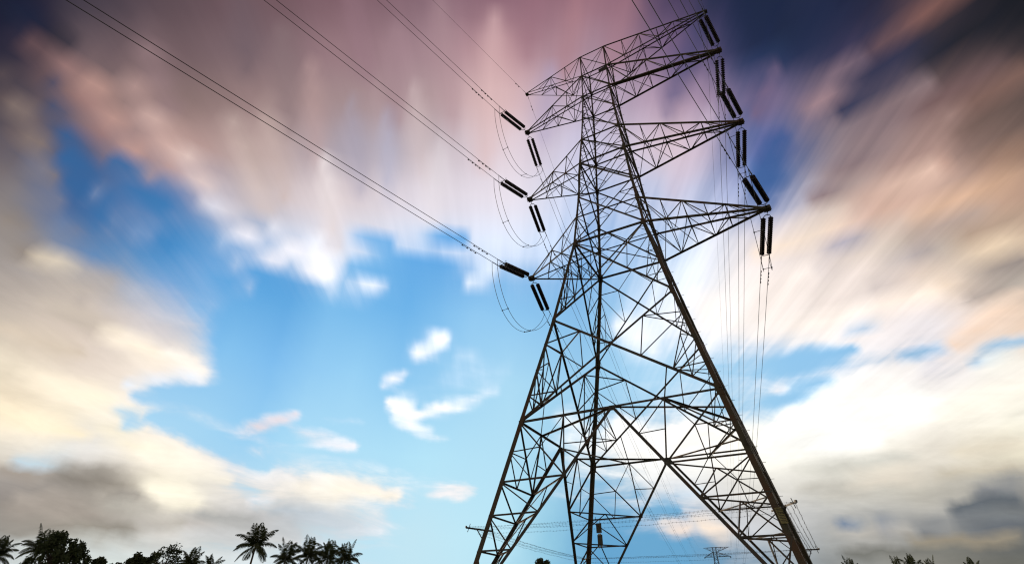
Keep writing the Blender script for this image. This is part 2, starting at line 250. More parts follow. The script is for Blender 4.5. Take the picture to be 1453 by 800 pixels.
# ---------------------------------------------------------------- materials
def mat(name, base, var=None, rough=.6, metal=0.0, scale=3.0, bump=0.0, detail=5):
    m = bpy.data.materials.new(name); m.use_nodes = True
    nt = m.node_tree; b = nt.nodes['Principled BSDF']
    b.inputs['Roughness'].default_value = rough; b.inputs['Metallic'].default_value = metal
    b.inputs['Base Color'].default_value = (*base, 1)
    if var:
        t = nt.nodes.new('ShaderNodeTexCoord'); n = nt.nodes.new('ShaderNodeTexNoise')
        n.inputs['Scale'].default_value = scale; n.inputs['Detail'].default_value = detail
        r = nt.nodes.new('ShaderNodeValToRGB'); r.color_ramp.elements[0].position = .35; r.color_ramp.elements[1].position = .68
        r.color_ramp.elements[0].color = (*base, 1); r.color_ramp.elements[1].color = (*var[0], 1)
        for i, v in enumerate(var[1:]):
            e = r.color_ramp.elements.new(.45+.1*i); e.color = (*v, 1)
        nt.links.new(t.outputs['Object'], n.inputs['Vector']); nt.links.new(n.outputs['Fac'], r.inputs[0]); nt.links.new(r.outputs[0], b.inputs['Base Color'])
        if bump:
            bp = nt.nodes.new('ShaderNodeBump'); bp.inputs['Strength'].default_value = bump; nt.links.new(n.outputs['Fac'], bp.inputs['Height']); nt.links.new(bp.outputs[0], b.inputs['Normal'])
    return m
M = dict(
 steel=mat('weathered_steel', (.052, .042, .028), [(.13, .062, .030), (.09, .082, .050)], .62, .25, 1.3, .15),
 brace=mat('bracing_steel', (.048, .043, .034), [(.10, .055, .030), (.08, .076, .062)], .62, .25, 1.9, .15),
 fit=mat('galvanised_fittings', (.05, .05, .05), [(.09, .085, .08)], .5, .6, 8),
 ins=mat('brown_glazed_porcelain', (.016, .010, .009), [(.03, .017, .012)], .22, 0, 5),
 wire=mat('aluminium_conductor', (.06, .06, .062), [(.09, .09, .09)], .55, .5, 2),
 barb=mat('barbed_wire', (.07, .065, .055), [(.10, .07, .05)], .6, .4, 9),
 plate=mat('dark_enamel_plate', (.045, .042, .030), [(.07, .062, .03)], .5, .1, 6),
 yellow=mat('faded_yellow_plate', (.34, .30, .12), [(.26, .21, .09)], .6, 0, 8),
 white=mat('white_plate', (.7, .7, .68), [(.6, .6, .57)], .6, 0, 8),
 conc=mat('footing_concrete', (.30, .29, .26), [(.22, .21, .19)], .9, 0, 4, .2),
 grass=mat('rough_grass', (.035, .055, .018), [(.075, .085, .030), (.05, .07, .022)], .95, 0, .35, .4),
 bark=mat('palm_bark', (.11, .09, .07), [(.16, .13, .10)], .9, 0, 6, .3),
 bark2=mat('tree_bark', (.09, .07, .05), [(.13, .10, .08)], .9, 0, 6, .3),
 palm=mat('palm_leaf', (.036, .052, .016), [(.07, .085, .026)], .8, 0, 1.2),
 leaf=mat('broad_leaf', (.034, .052, .016), [(.06, .08, .026)], .8, 0, .9),
 nut=mat('coconut_husk', (.10, .08, .03), [(.13, .09, .04)], .7, 0, 4),
)

# ---------------------------------------------------------------- helpers
def V(*a): return Vector(a)
class MB:
    """collects plain geometry and links it as ONE mesh object"""
    def __init__(s): s.v = []; s.f = []; s.mi = []
    def add(s, vs, fs, mi=0):
        o = len(s.v); s.v += [tuple(p) for p in vs]; s.f += [tuple(i+o for i in f) for f in fs]; s.mi += [mi]*len(fs); return s
    def box(s, c, ax, ay, az_, mi=0):
        vs = [c+ax*i+ay*j+az_*k for i in (-1, 1) for j in (-1, 1) for k in (-1, 1)]
        return s.add(vs, [(0,1,3,2),(4,6,7,5),(0,4,5,1),(2,3,7,6),(0,2,6,4),(1,5,7,3)], mi)
    def angle(s, a, b, size, n, th=None, shift=True):
        """an L-section steel angle from a to b, one flange in the plane square to n, the other along -n"""
        t = (b-a); ln = t.length
        if ln < 1e-4: return s
        t /= ln; size *= TH; th = th or max(.008, size*.12)
        e1 = n.cross(t)
        if e1.length < 1e-3: e1 = V(1, 0, 0).cross(t)
        e1.normalize(); e2 = t.cross(e1); e2.normalize()
        if e2.dot(n) > 0: e2 = -e2
        o = -e1*(size*.5) if shift else V(0, 0, 0)
        o = o+e2*random.uniform(-.004, .004)
        sec = [V(0,0,0), e1*size, e1*size+e2*th, e1*th+e2*th, e1*th+e2*size, e2*size]
        vs = [a+o+p for p in sec]+[b+o+p for p in sec]
        fs = [(i, (i+1) % 6, (i+1) % 6+6, i+6) for i in range(6)]+[(5,4,3,2,1,0), (6,7,8,9,10,11)]
        return s.add(vs, fs)
    def legangle(s, a, b, size, dx, dy, th):
        size *= TH; th *= TH
        sec = [V(0,0,0), dx*size, dx*size+dy*th, dx*th+dy*th, dx*th+dy*size, dy*size]
        vs = [a+p for p in sec]+[b+p for p in sec]
        fs = [(i, (i+1) % 6, (i+1) % 6+6, i+6) for i in range(6)]+[(5,4,3,2,1,0), (6,7,8,9,10,11)]
        return s.add(vs, fs)
    def tube(s, pts, r, n=6, mi=0, closed=True):
        ring = []; o = len(s.v); k = len(pts)
        rs = r if isinstance(r, (list, tuple)) else [r]*k
        prev = None
        for i, p in enumerate(pts):
            t = (pts[min(i+1, k-1)]-pts[max(i-1, 0)]).normalized()
            if prev is None:
                up = V(0,0,1) if abs(t.z) < .9 else V(1,0,0)
                e = t.cross(up).normalized()
            else:
                e = (prev-t*prev.dot(t)).normalized()
            prev = e; q = t.cross(e)
            for j in range(n):
                a = 2*math.pi*j/n; s.v.append(tuple(p+(e*math.cos(a)+q*math.sin(a))*rs[i]))
        for i in range(k-1):
            for j in range(n):
                s.f.append((o+i*n+j, o+i*n+(j+1) % n, o+(i+1)*n+(j+1) % n, o+(i+1)*n+j)); s.mi.append(mi)
        if closed:
            s.f.append(tuple(o+j for j in reversed(range(n)))); s.mi.append(mi)
            s.f.append(tuple(o+(k-1)*n+j for j in range(n))); s.mi.append(mi)
        return s
    def build(s, name, mats, parent=None, smooth=False):
        me = bpy.data.meshes.new(name); me.from_pydata(s.v, [], s.f)
        mats = mats if isinstance(mats, (list, tuple)) else [mats]
        for mm in mats: me.materials.append(mm)
        if len(mats) > 1: me.polygons.foreach_set('material_index', s.mi)
        if smooth: me.polygons.foreach_set('use_smooth', [True]*len(me.polygons))
        me.update()
        o = bpy.data.objects.new(name, me); C.objects.link(o)
        if parent is not None: o.parent = parent
        return o
def tag(o, label=None, cat=None, group=None, kind=None):
    if label: o['label'] = label
    if cat: o['category'] = cat
    if group: o['group'] = group
    if kind: o['kind'] = kind
    return o
def empty(name, loc=(0,0,0)):
    o = bpy.data.objects.new(name, None); C.objects.link(o); o.location = loc; o.empty_display_size = .5; return o
def children(o): return list(o.children)
def copy_tree(o, parent=None, skip=()):
    c = o.copy(); C.objects.link(c); c.parent = parent
    for k in ('label', 'group', 'category'):
        if parent is None and k in c: del c[k]
    for ch in children(o):
        if ch.name.split('.')[0] in skip: continue
        copy_tree(ch, c, skip)
    return c

# ---------------------------------------------------------------- ground: one sheet to the horizon, rising gently under the far tower
def ground_z(x, y):
    d = math.hypot(x, y)
    t = min(max((d-150)/170, 0), 1)
    return 4.3*t*t*(3-2*t) + (0.25*math.sin(x*.021+1)*math.cos(y*.017) if d > 30 else 0)*min(1, max(0, (d-30)/60))
g = MB(); rings = [0, 5, 10, 20, 35, 55, 80, 110, 150, 190, 230, 270, 320, 400, 600, 1000, 2000, 4000, 9000]; SEG = 64
vs = [(0, 0, ground_z(0, 0))]; fs = []
for i, r in enumerate(rings[1:]):
    for j in range(SEG):
        a = 2*math.pi*j/SEG; xx, yy = r*math.cos(a), r*math.sin(a); vs.append((xx, yy, ground_z(xx, yy)))
for j in range(SEG): fs.append((0, 1+j, 1+(j+1) % SEG))
for i in range(len(rings)-2):
    for j in range(SEG):
        a, b = 1+i*SEG+j, 1+i*SEG+(j+1) % SEG; fs.append((a, a+SEG, b+SEG, b))
g.add(vs, fs); tag(g.build('ground', M['grass'], smooth=True), kind='structure')

# ---------------------------------------------------------------- the tower
ZL = {'T': 38.653, '1t': 36.24, '1': 33.753, 'n': 31.30, '3t': 28.942, '3': 26.569, 'm': 23.531, '5t': 21.789, '5': 19.795, '5b': 14.511, '6': 9.0}
WL = {'T': 1.0, '1t': 1.01, '1': 1.06, 'n': 1.19, '3t': 1.346, '3': 1.539, 'm': 1.736, '5t': 1.9, '5': 2.088, '5b': 3.101, '6': 4.318}
KN = sorted((ZL[k], WL[k]) for k in ZL)
def hw(z):
    if z <= KN[0][0]: return 6.3057-.22082*z
    for (a, wa), (b, wb) in zip(KN, KN[1:]):
        if z <= b: return wa+(wb-wa)*(z-a)/(b-a)
    return KN[-1][1]
SG = {'near': ((1,0,0), (0,-1,0)), 'far': ((1,0,0), (0,1,0)), 'left': ((0,1,0), (-1,0,0)), 'right': ((0,1,0), (1,0,0))}
def P(face, u, z):
    """point of a face: u from -hw to +hw across it, z up"""
    h, n = SG[face]; wv = hw(z); return Vector(h)*u+Vector(n)*wv+V(0, 0, z)
def leg(sx, sy, z): return V(sx*hw(z), sy*hw(z), z)
def mid(a, b, t=.5): return a+(b-a)*t
TIP = {'EL': (-6.143, 38.552), 'ER': (8.396, 38.552), '1L': (-6.119, 33.753), '1R': (8.361, 33.753), '3L': (-5.931, 26.569), '3R': (8.174, 26.569), '5L': (-5.842, 19.795), '5R': (7.982, 19.795)}
TOWER = empty('transmission_tower')
tag(TOWER, 'tall weathered steel lattice tower with three pairs of crossarms filling the right half', 'transmission tower', 'steel lattice towers of the power line')
TH = .78
UP = V(0, 0, 1)
def build_tower():
    # legs
    def make_leg(sx, sy):
        mb = MB(); zs = [0.55]+[k for k, _ in KN]
        dx, dy = V(-sx, 0, 0), V(0, -sy, 0)
        for a, b in zip(zs, zs[1:]):
            size = .26 if b <= 9.1 else .235 if b <= 14.6 else .21 if b <= 19.9 else .16 if b < 27 else .13 if b < 34 else .11
            A, B = leg(sx, sy, a), leg(sx, sy, b)
            mb.legangle(A-(B-A).normalized()*.02, B, size, dx, dy, size*.13)
            # splice plates on both flanges
            if b < 34:
                t = (B-A).normalized(); c = leg(sx, sy, b)
                mb.box(c+dx*size*.5-dy*.012+t*0, dx*size*.42, dy*.007, t*.28)
                mb.box(c+dy*size*.5-dx*.012+t*0, dy*size*.42, dx*.007, t*.28)
        return mb.build('leg', M['steel'], TOWER)
    for sx in (-1, 1):
        for sy in (-1, 1):
            lg = make_leg(sx, sy)
            p = leg(sx, sy, .55); f = MB(); f.box(V(p.x, p.y, .3), V(.38,0,0), V(0,.38,0), V(0,0,.31)); f.box(V(p.x, p.y, -.1), V(.6,0,0), V(0,.6,0), V(0,0,.2))
            f.build('footing', M['conc'], lg)
            if (sx, sy) == (1, 1) and TH < 1:
                zz_ = 3.0; k = 0
                while zz_ < 38.3:
                    q = leg(sx, sy, zz_); d = V(-1, 0, 0) if k % 2 else V(0, -sy, 0); o = V(0, sy, 0) if k % 2 else V(1, 0, 0)
                    base = q+d*.07; MB().tube([base, base+o*.16], .010, 5).build('step_bolt', M['fit'], lg); zz_ += .38; k += 1
    # faces
    def face_mesh(face):
        mb = MB(); n = Vector(SG[face][1])
        def A(a, b, s): mb.angle(a, b, s, n)
        def gus(p, s):                                    # gusset plate
            h = Vector(SG[face][0]); mb.box(p-n*.02, h*s, n*.006, V(0,0,1)*s*.8)
        # --- portal section below z=9
        for s in (-1, 1):
            Q = P(face, s*hw(9)/2, 9.0); L6 = P(face, s*hw(9), 9.0); Mp = P(face, 0, 9.0)
            def br(z): return P(face, s*.77*(9-z), z)
            foot = br(1.16)
            A(Mp, foot, .15)
            A(L6, Mp, .11)
            L765, b765 = P(face, s*hw(7.65), 7.65), br(7.65)
            L64, b64 = P(face, s*hw(6.4), 6.4), br(6.4)
            A(Q, b64, .075); A(Q, b765, .055); A(mid(Q, b64), b765, .045)
            A(L6, b64, .085); A(L64, b64, .085)
            m1, h1 = mid(L6, b64), mid(L64, b64)
            A(L765, m1, .05); A(L765, h1, .05); A(m1, h1, .05); A(Q, m1, .045)
            prev = L64
            for z in (5.1, 3.83, 2.5):
                Lz, bz = P(face, s*hw(z), z), br(z)
                A(Lz, bz, .075); A(prev, bz, .065); prev = Lz
            gus(L6-V(0,0,.05)+Vector(SG[face][0])*(-s)*.1, .11); gus(Q, .06); gus(b64, .09)
        gus(P(face, 0, 8.95), .13)
        # --- X panel between z=9 and 14.5, X panel between 14.5 and 19.8
        def xpanel(zb, zt, main, red, dense):
            a, b = hw(zb), hw(zt)
            C0 = P(face, 0, zb+(zt-zb)*a/(a+b))
            for s in (-1, 1):
                Lt, Lb = P(face, s*b, zt), P(face, s*a, zb)
                A(Lt, P(face, -s*a, zb), main)
                Pm = mid(Lt, C0)
                z1 = zt-(zt-C0.z)*.63 if dense else Pm.z
                L1 = P(face, s*hw(z1), z1)
                R_, S_, T_ = mid(C0, Lb, .31), mid(C0, Lb, .61), mid(C0, Lb, .77)
                z2, z3 = C0.z-(C0.z-zb)*.185, C0.z-(C0.z-zb)*.60
                L2, L3 = P(face, s*hw(z2), z2), P(face, s*hw(z3), z3)
                A(L1, Pm, red); A(L1, R_, red); A(Pm, R_, red)
                A(L1, S_, red); A(L2, S_, red); A(L2, mid(L1, S_, .42), red*.85); A(L2, T_, red*.85); A(mid(L1, S_, .42), T_, red*.85); A(L3, S_, red)
                if dense: A(L3, T_, red*.85)
                # redundants of the top and bottom triangles
                if s == 1:
                    tp = mid(P(face, -b, zt), P(face, b, zt))
                    pl = mid(P(face, -b, zt), C0); prr = mid(P(face, b, zt), C0)
                    bl = mid(P(face, -a, zb), C0, .5); brr = mid(P(face, a, zb), C0, .5)
                    if dense:
                        A(P(face, -a/2, zb), mid(P(face, -a, zb), C0, .45), red*.85); A(P(face, a/2, zb), mid(P(face, a, zb), C0, .45), red*.85)
                        A(P(face, -a/2, zb), mid(P(face, 0, zb), C0, .0), red*.85)
                    else:
                        A(tp, pl, red); A(tp, prr, red)
                gus(Lt-V(0,0,.1)+Vector(SG[face][0])*(-s)*.1, .10)
            gus(C0, .09)
        xpanel(9.0, ZL['5b'], .125, .062, True)
        xpanel(ZL['5b'], ZL['5'], .11, .050, False)
        # --- upper body
        def hor(z, s): A(P(face, -hw(z), z), P(face, hw(z), z), s)
        hor(ZL['5'], .12); hor(ZL['5t'], .07); hor(ZL['3'], .10); hor(ZL['3t'], .09); hor(ZL['1'], .085); hor(ZL['1t'], .085); hor(ZL['T'], .07)
        for a, b, s, r in ((ZL['5'], ZL['m'], .095, .04), (ZL['m'], ZL['3'], .09, .04), (ZL['3'], ZL['3t'], .075, .035), (ZL['3t'], ZL['n'], .07, .035), (ZL['n'], ZL['1'], .07, .035), (ZL['1'], ZL['1t'], .06, .03), (ZL['1t'], ZL['T'], .055, .03)):
            wa, wb = hw(a), hw(b); C0 = P(face, 0, a+(b-a)*wa/(wa+wb))
            for s2 in (-1, 1):
                A(P(face, s2*wb, b), P(face, -s2*wa, a), s)
                if b <= 34:
                    Lm = P(face, s2*hw(C0.z), C0.z)
                    lo, hi = mid(C0, P(face, s2*wa, a)), mid(C0, P(face, s2*wb, b))
                    A(Lm, lo, r); A(Lm, hi, r); A(lo, mid(P(face, s2*wa, a), Lm, .5), r); A(hi, mid(P(face, s2*wb, b), Lm, .5), r)
                gus(P(face, s2*(wb-.08), b), .06)
        return mb
    for f_, lab in (('near', None), ('far', None), ('left', None), ('right', None)):
        face_mesh(f_).build('face_bracing', M['brace'], TOWER)
    # plan bracing
    pb = MB()
    w6 = 4.318; z6 = 9.0
    mids = [V(0,-w6,z6), V(w6,0,z6), V(0,w6,z6), V(-w6,0,z6)]; h6 = w6/2
    for a, b in ((mids[0], V(-w6,-h6,z6)), (mids[0], V(w6,-h6,z6)), (mids[2], V(-w6,h6,z6)), (mids[2], V(w6,h6,z6)), (mids[3], V(-h6,w6,z6)), (mids[1], V(h6,w6,z6)), (mids[1], V(h6,-w6,z6)), (mids[3], V(-h6,-w6,z6)), (V(h6,-w6,z6), V(w6,h6,z6))):
        pb.angle(a, b, .10, UP)
    pb.build('plan_bracing', M['brace'], TOWER)
    for sx in (-1, 1):
        for sy in (-1, 1):
            pb = MB()
            for z in (6.4, 5.1, 3.83, 2.5):               # ties between the two braces of a corner, with hangers
                b = .77*(9-z); wv = hw(z); pa, pc = V(sx*b, sy*wv, z), V(sx*wv, sy*b, z)
                pb.angle(pa, pc, .07, UP)
                if z > 2.6:
                    zn = {6.4: 5.1, 5.1: 3.83, 3.83: 2.5}[z]; b2 = .77*(9-zn); w2 = hw(zn); md = mid(pa, pc)
                    pb.angle(md, V(sx*b2, sy*w2, zn), .05, V(sx, sy, 0).normalized()); pb.angle(md, V(sx*w2, sy*b2, zn), .05, V(sx, sy, 0).normalized())
            pb.build('corner_bracing', M['brace'], TOWER); pb = MB()
            for (zA, zB) in ((ZL['5b'], 9.0),):
                wa, wb = hw(zA), hw(zB); zc = zB+(zA-zB)*wb/(wa+wb)
                near_p = V(sx*wa/2, sy*(wa+hw(zc))/2, (zA+zc)/2); side_p = V(sx*(wa+hw(zc))/2, sy*wa/2, (zA+zc)/2)
                pb.angle(near_p, side_p, .065, UP)
                wc = hw(zc)
                near_s = V(sx*wb*.61, sy*(wc+(wb-wc)*.61), zc+(zB-zc)*.61); side_s = V(sx*(wc+(wb-wc)*.61), sy*wb*.61, zc+(zB-zc)*.61)
                pb.angle(side_p, side_s, .06, V(sx,0,0)); pb.angle(side_p, near_s, .05, V(0,sy,0)); pb.angle(near_s, side_s, .05, UP)
            pb.build('corner_bracing', M['brace'], TOWER)
    for z, s in ((ZL['5b'], .0), (ZL['5'], .09), (ZL['3'], .07), (ZL['3t'], .05), (ZL['1'], .06), (ZL['1t'], .06), (ZL['T'], .05)):
        if s:
            q = hw(z); pb = MB(); pb.angle(V(-q,-q,z), V(q,q,z), s, UP); pb.angle(V(-q,q,z), V(q,-q,z+.01), s, UP); pb.build('plan_bracing', M['brace'], TOWER)
    # crossarms
    TIP = {'EL': (-6.143, 38.552), 'ER': (8.396, 38.552), '1L': (-6.119, 33.753), '1R': (8.361, 33.753), '3L': (-5.931, 26.569), '3R': (8.174, 26.569), '5L': (-5.842, 19.795), '5R': (7.982, 19.795)}
    def crossarm(key, zb, zt, nb, name):
        mb = MB(); tx, tz = TIP[key]; s = 1 if tx > 0 else -1; tp = V(tx, -.027, tz)
        ch = {}
        main = .125 if key[0] != 'E' else .095
        for sy in (-1, 1):
            for lv, zc in (('b', zb), ('t', zt)):
                st = V(s*hw(zc), sy*hw(zc), zc); en = tp+V(-s*.12, sy*.14, 0.03 if lv == 't' else 0)
                ch[(sy, lv)] = (st, en)
                size = main if (lv == 'b') == (key[0] != 'E') or lv == 't' else main*.8
                mb.angle(st, en, size*(.9 if lv == 't' else 1), V(0, sy, 0))
        def at(sy, lv, t): a, b = ch[(sy, lv)]; return mid(a, b, t)
        ts = [1-(1-i/nb)**1.12 for i in range(nb+1)]
        r = .050
        for sy in (-1, 1):                              # side lattices
            n = V(0, sy, 0)
            for i in range(nb-1):
                t0, t1 = ts[i], ts[i+1]
                if i: mb.angle(at(sy, 'b', t0), at(sy, 't', t0), r, n)
                if i % 2 == 0: mb.angle(at(sy, 't', t0), at(sy, 'b', t1), r*1.1, n)
                else: mb.angle(at(sy, 'b', t0), at(sy, 't', t1), r*1.1, n)
        for lv, n in (('b', -UP), ('t', UP)):           # bottom and top lattices
            for i in range(nb-1):
                t0, t1 = ts[i], ts[i+1]
                if i: mb.angle(at(-1, lv, t0), at(1, lv, t0), r, n)
                if lv == 'b' or nb > 3:
                    a, b = (-1, 1) if i % 2 == 0 else (1, -1)
                    mb.angle(at(a, lv, t0), at(b, lv, t1), r*1.1, n)
                    if lv == 'b' and key[0] != 'E' and nb > 3 and i < 2: mb.angle(at(b, lv, t0), at(a, lv, t1), r, n)
        # tip plates
        if key[0] != 'E':
            mb.box(tp+V(0,0,-.02), V(.20,0,0), V(0,.02,0), V(0,0,.12)); mb.box(tp+V(0,-.15,0), V(.17,0,0), V(0,.012,0), V(0,0,.10)); mb.box(tp+V(0,.15,0), V(.17,0,0), V(0,.012,0), V(0,0,.10)); mb.box(tp+V(s*.1,0,0), V(.012,0,0), V(0,.16,0), V(0,0,.09))
        else:
            mb.box(tp, V(.12,0,0), V(0,.12,0), V(0,0,.07))
        return mb.build(name, M['steel'], TOWER)
    for k, zb, zt in (('1', '1', '1t'), ('3', '3', '3t'), ('5', '5', '5t')):
        crossarm(k+'L', ZL[zb], ZL[zt], 4, 'crossarm'); crossarm(k+'R', ZL[zb], ZL[zt], 6, 'crossarm')
    crossarm('EL', ZL['1t'], ZL['T'], 4, 'earth_wire_arm'); crossarm('ER', ZL['1t'], ZL['T'], 6, 'earth_wire_arm')
build_tower(); TH = 1.0
# anti-climbing guard: an outrigger on each leg and barbed wire strung round the tower
def outr(sx, sy, d, z): p = leg(sx, sy, z); return p+V(sx, sy, 0).normalized()*d
ZA = 4.6
DS = ((-.12, 0), (.30, .02), (.50, .04), (.70, .05), (.22, -.17))
for sx in (-1, 1):
    for sy in (-1, 1):
        b = MB(); a = outr(sx, sy, -.35, ZA-.02); e = outr(sx, sy, .74, ZA+.05)
        b.angle(a, e, .055, UP); b.angle(outr(sx, sy, -.05, ZA-.35), mid(a, e, .62), .04, V(-sy, sx, 0).normalized())
        sd_ = V(-sy, sx, 0).normalized(); q = outr(sx, sy, .62, ZA+.04)
        b.angle(q-sd_*.11, q+sd_*.11, .03, UP); b.box(e, sd_*.035, V(sx,sy,0)*.02, V(0,0,.035)); b.tube([outr(sx, sy, .62, ZA-.13), outr(sx, sy, .62, ZA+.17)], .012, 5)
        b.build('climb_guard_bracket', M['fit'], TOWER)
order = [(-1,-1), (1,-1), (1,1), (-1,1)]
for di, (d, dz) in enumerate(DS):
    mb = MB()
    for i in range(4):
        a = outr(*order[i], d, ZA+dz); b = outr(*order[(i+1) % 4], d, ZA+dz); ln = (b-a).length
        sag = random.uniform(.03, .14); N_ = 60
        pts = [mid(a, b, k/N_)-V(0,0,4*sag*(k/N_)*(1-k/N_))+V(random.uniform(-1,1),random.uniform(-1,1),random.uniform(-1,1))*.012*(0 if k in (0, N_) else 1) for k in range(N_+1)]
        mb.tube(pts, .0024, 4)
        t = (b-a).normalized(); sdv = V(-t.y, t.x, 0)
        for k in range(1, int(ln/.13)):
            f_ = k*.13/ln; i0 = min(int(f_*N_), N_-1); c = mid(pts[i0], pts[i0+1], f_*N_-i0)
            for q in (-1, 1):
                mb.tube([c-(sdv*.6+V(0,0,q))*.024, c+(sdv*.6+V(0,0,q))*.024+t*.012], .0022, 3)
    mb.build('barbed_wire', M['barb'], TOWER)
# plates
def plate(c, hx, hz, n, name, m1, m2, bars, parent=TOWER):
    mb = MB(); mb.box(c, hx, n*.006, hz)
    for (u, v, a, b) in bars: mb.box(c+hx*u+hz*v+n*.009, hx*a, n*.004, hz*b, 1)
    return mb.build(name, [m1, m2], parent)
nn = V(0, -1, -.2).normalized()
c = V(5.30, -5.42, 4.36); dl = (leg(1,-1,5)-leg(1,-1,4)).normalized()
plate(c, V(.10, 0, 0), dl*.24, V(0,-1,0), 'warning_plate', M['yellow'], M['plate'], [(.1, v, .8, .035) for v in (-.8,-.6,-.4,-.2,0,.2,.4,.6,.8)])
plate(V(.70,-1.03,35.85), V(.33, 0, .03), V(0,0,.20), V(0,-1,0), 'number_plate', M['plate'], M['fit'], [])
q = MB(); q.box(V(-4.42, 4.98, 6.0), V(.15,0,0), V(0,.012,0), V(0,0,.24)); q.box(V(-4.42, 5.05, 5.42), V(.14,0,0), V(0,.012,0), V(0,0,.26)); q.box(V(-4.42, 5.03, 5.70), V(.09,0,0), V(0,.01,0), V(0,0,.04), 1)
q.box(V(-4.54,5.06,5.13), V(.045,0,0), V(0,.01,0), V(0,0,.05), 1); q.box(V(-4.36,5.06,5.13), V(.045,0,0), V(0,.01,0), V(0,0,.05), 1)
q.tube([V(-4.54,4.93,6.24), V(-4.54,4.88,6.55)], .012, 5); q.tube([V(-4.34,4.93,6.24), V(-4.34,4.88,6.45)], .012, 5); q.tube([V(-4.5,5.08,5.2), V(-4.5,5.14,5.0)], .012, 5)
q.build('hanging_sign', [M['plate'], M['white']], TOWER)

# ---------------------------------------------------------------- insulator sets, conductors, jumpers
WIRES = {('in', 'EL'): ((-6.143, -0.027, 38.552), (-61.24, -286.95, 36.08), 4.601),
 ('in', 'ER'): ((8.396, -0.027, 38.552), (-20.19, -290.14, 36.12), 4.434),
 ('in', '1L'): ((-6.677, -3.069, 33.156), (-55.96, -287.13, 31.4), 5.66),
 ('in', '1R'): ((7.878, -3.127, 33.474), (-45.32, -289.81, 31.3), 6.065),
 ('in', '3L'): ((-6.453, -3.068, 25.938), (-58.25, -287.0, 24.16), 5.386),
 ('in', '3R'): ((7.698, -3.118, 26.193), (-42.28, -289.84, 24.12), 5.948),
 ('in', '5L'): ((-6.291, -3.065, 19.095), (-64.14, -289.76, 16.65), 3.406),
 ('in', '5R'): ((7.43, -3.124, 19.642), (-41.02, -289.84, 17.35), 5.931),
 ('out', 'EL'): ((-6.143, -0.027, 38.552), (-63.28, 330.58, 42.85), 7.51),
 ('out', 'ER'): ((8.396, -0.027, 38.552), (-48.74, 330.57, 43.28), 6.82),
 ('out', '1L'): ((-6.842, 3.44, 33.497), (-64.31, 330.59, 37.39), 5.848),
 ('out', '1R'): ((7.786, 3.448, 33.304), (-48.71, 330.6, 38.42), 7.158),
 ('out', '3L'): ((-6.67, 3.439, 26.354), (-63.97, 330.68, 30.5), 7.224),
 ('out', '3R'): ((7.578, 3.45, 26.168), (-49.47, 330.62, 31.19), 7.996),
 ('out', '5L'): ((-6.543, 3.433, 19.418), (-64.5, 330.79, 21.08), 5.684),
 ('out', '5R'): ((7.335, 3.411, 19.189), (-49.95, 330.61, 24.49), 7.948)}

ARM = {'1L': 'upper left', '3L': 'middle left', '5L': 'lower left', '1R': 'upper right', '3R': 'middle right', '5R': 'lower right'}
def yoke(a, t, sdv, s, r=.013):
    """bent yoke bar joining two strings"""
    mb = MB(); mb.tube([a+sdv*s-t*.0, a+sdv*s*.8+t*.10*0-t*.05, a+sdv*s*.3-t*.09, a-sdv*s*.3-t*.09, a-sdv*s*.8-t*.05, a-sdv*s], r+.008, 6)
    return mb
def insulator_set(side, key):
    E, B, sag = WIRES[(side, key)]; E = Vector(E); tx, tz = TIP[key]
    sgn = -1 if side == 'in' else 1
    T0 = V(tx, -.027+sgn*.12, tz-.02); t = (E-T0).normalized(); ln = (E-T0).length
    sdv = t.cross(UP).normalized(); upn = sdv.cross(t)
    root = empty('insulator_set', T0); Z = Vector(T0)
    S = .185
    y1, y2 = T0+t*.42, E-t*.10
    l = MB(); l.tube([T0-Z, y1-Z-t*.08], .016, 6); l.box(T0+t*.08-Z, t*.07, sdv*.03, upn*.03); l.build('link', M['fit'], root)
    a1 = MB(); a1.tube([y1-Z+sdv*S+t*.10, y1-Z+sdv*S*.85, y1-Z+sdv*S*.4-t*.09, y1-Z-sdv*S*.4-t*.09, y1-Z-sdv*S*.85, y1-Z-sdv*S+t*.10], .022, 6); a1.build('yoke', M['fit'], root)
    a2 = MB(); a2.tube([y2-Z+sdv*S-t*.08, y2-Z+sdv*S*.85+t*.03, y2-Z-sdv*S*.85+t*.03, y2-Z-sdv*S-t*.08], .022, 6)
    a2.build('yoke', M['fit'], root)
    for s in (-1, 1):
        p0, p1 = y1+t*.10+sdv*S*s-Z, y2-t*.08+sdv*S*s-Z; L_ = (p1-p0).length; nd = 17
        mb = MB(); pts = []; rs = []
        for k in range(nd):
            c = p0+t*(L_*(k+.5)/nd); h = L_/nd
            for dd, rr in ((-.46, .032), (-.30, .045), (-.12, .055), (-.03, .128), (.10, .134), (.15, .05), (.44, .030)):
                pts.append(c+t*h*dd); rs.append(rr)
        mb.tube(pts, rs, 12); mb.build('insulator_string', M['ins'], root, smooth=False)
    for s in (-1, 1):
        b0 = y2+sdv*S*s-Z; hn = MB(); hn.tube([b0, b0+sdv*s*.05+upn*.14-t*.02, b0+sdv*s*.03+upn*.24-t*.12, b0+upn*.26-t*.24], .010, 5); hn.build('arcing_horn', M['fit'], root)
    return root, E, Vector(B), sag, t, sdv
LIVE = {}
for (side, key), v in WIRES.items():
    if key[0] == 'E': continue
    root, E, B, sag, t, sdv = insulator_set(side, key)
    tag(root, ('double string of dark insulators slanting up and left from the %s crossarm tip' if side == 'in' else 'double string of dark insulators hanging downwards below the %s crossarm tip') % ARM[key], 'insulator', 'double insulator strings at the crossarm tips')
    LIVE[(side, key)] = (root, E, B, sag, sdv)
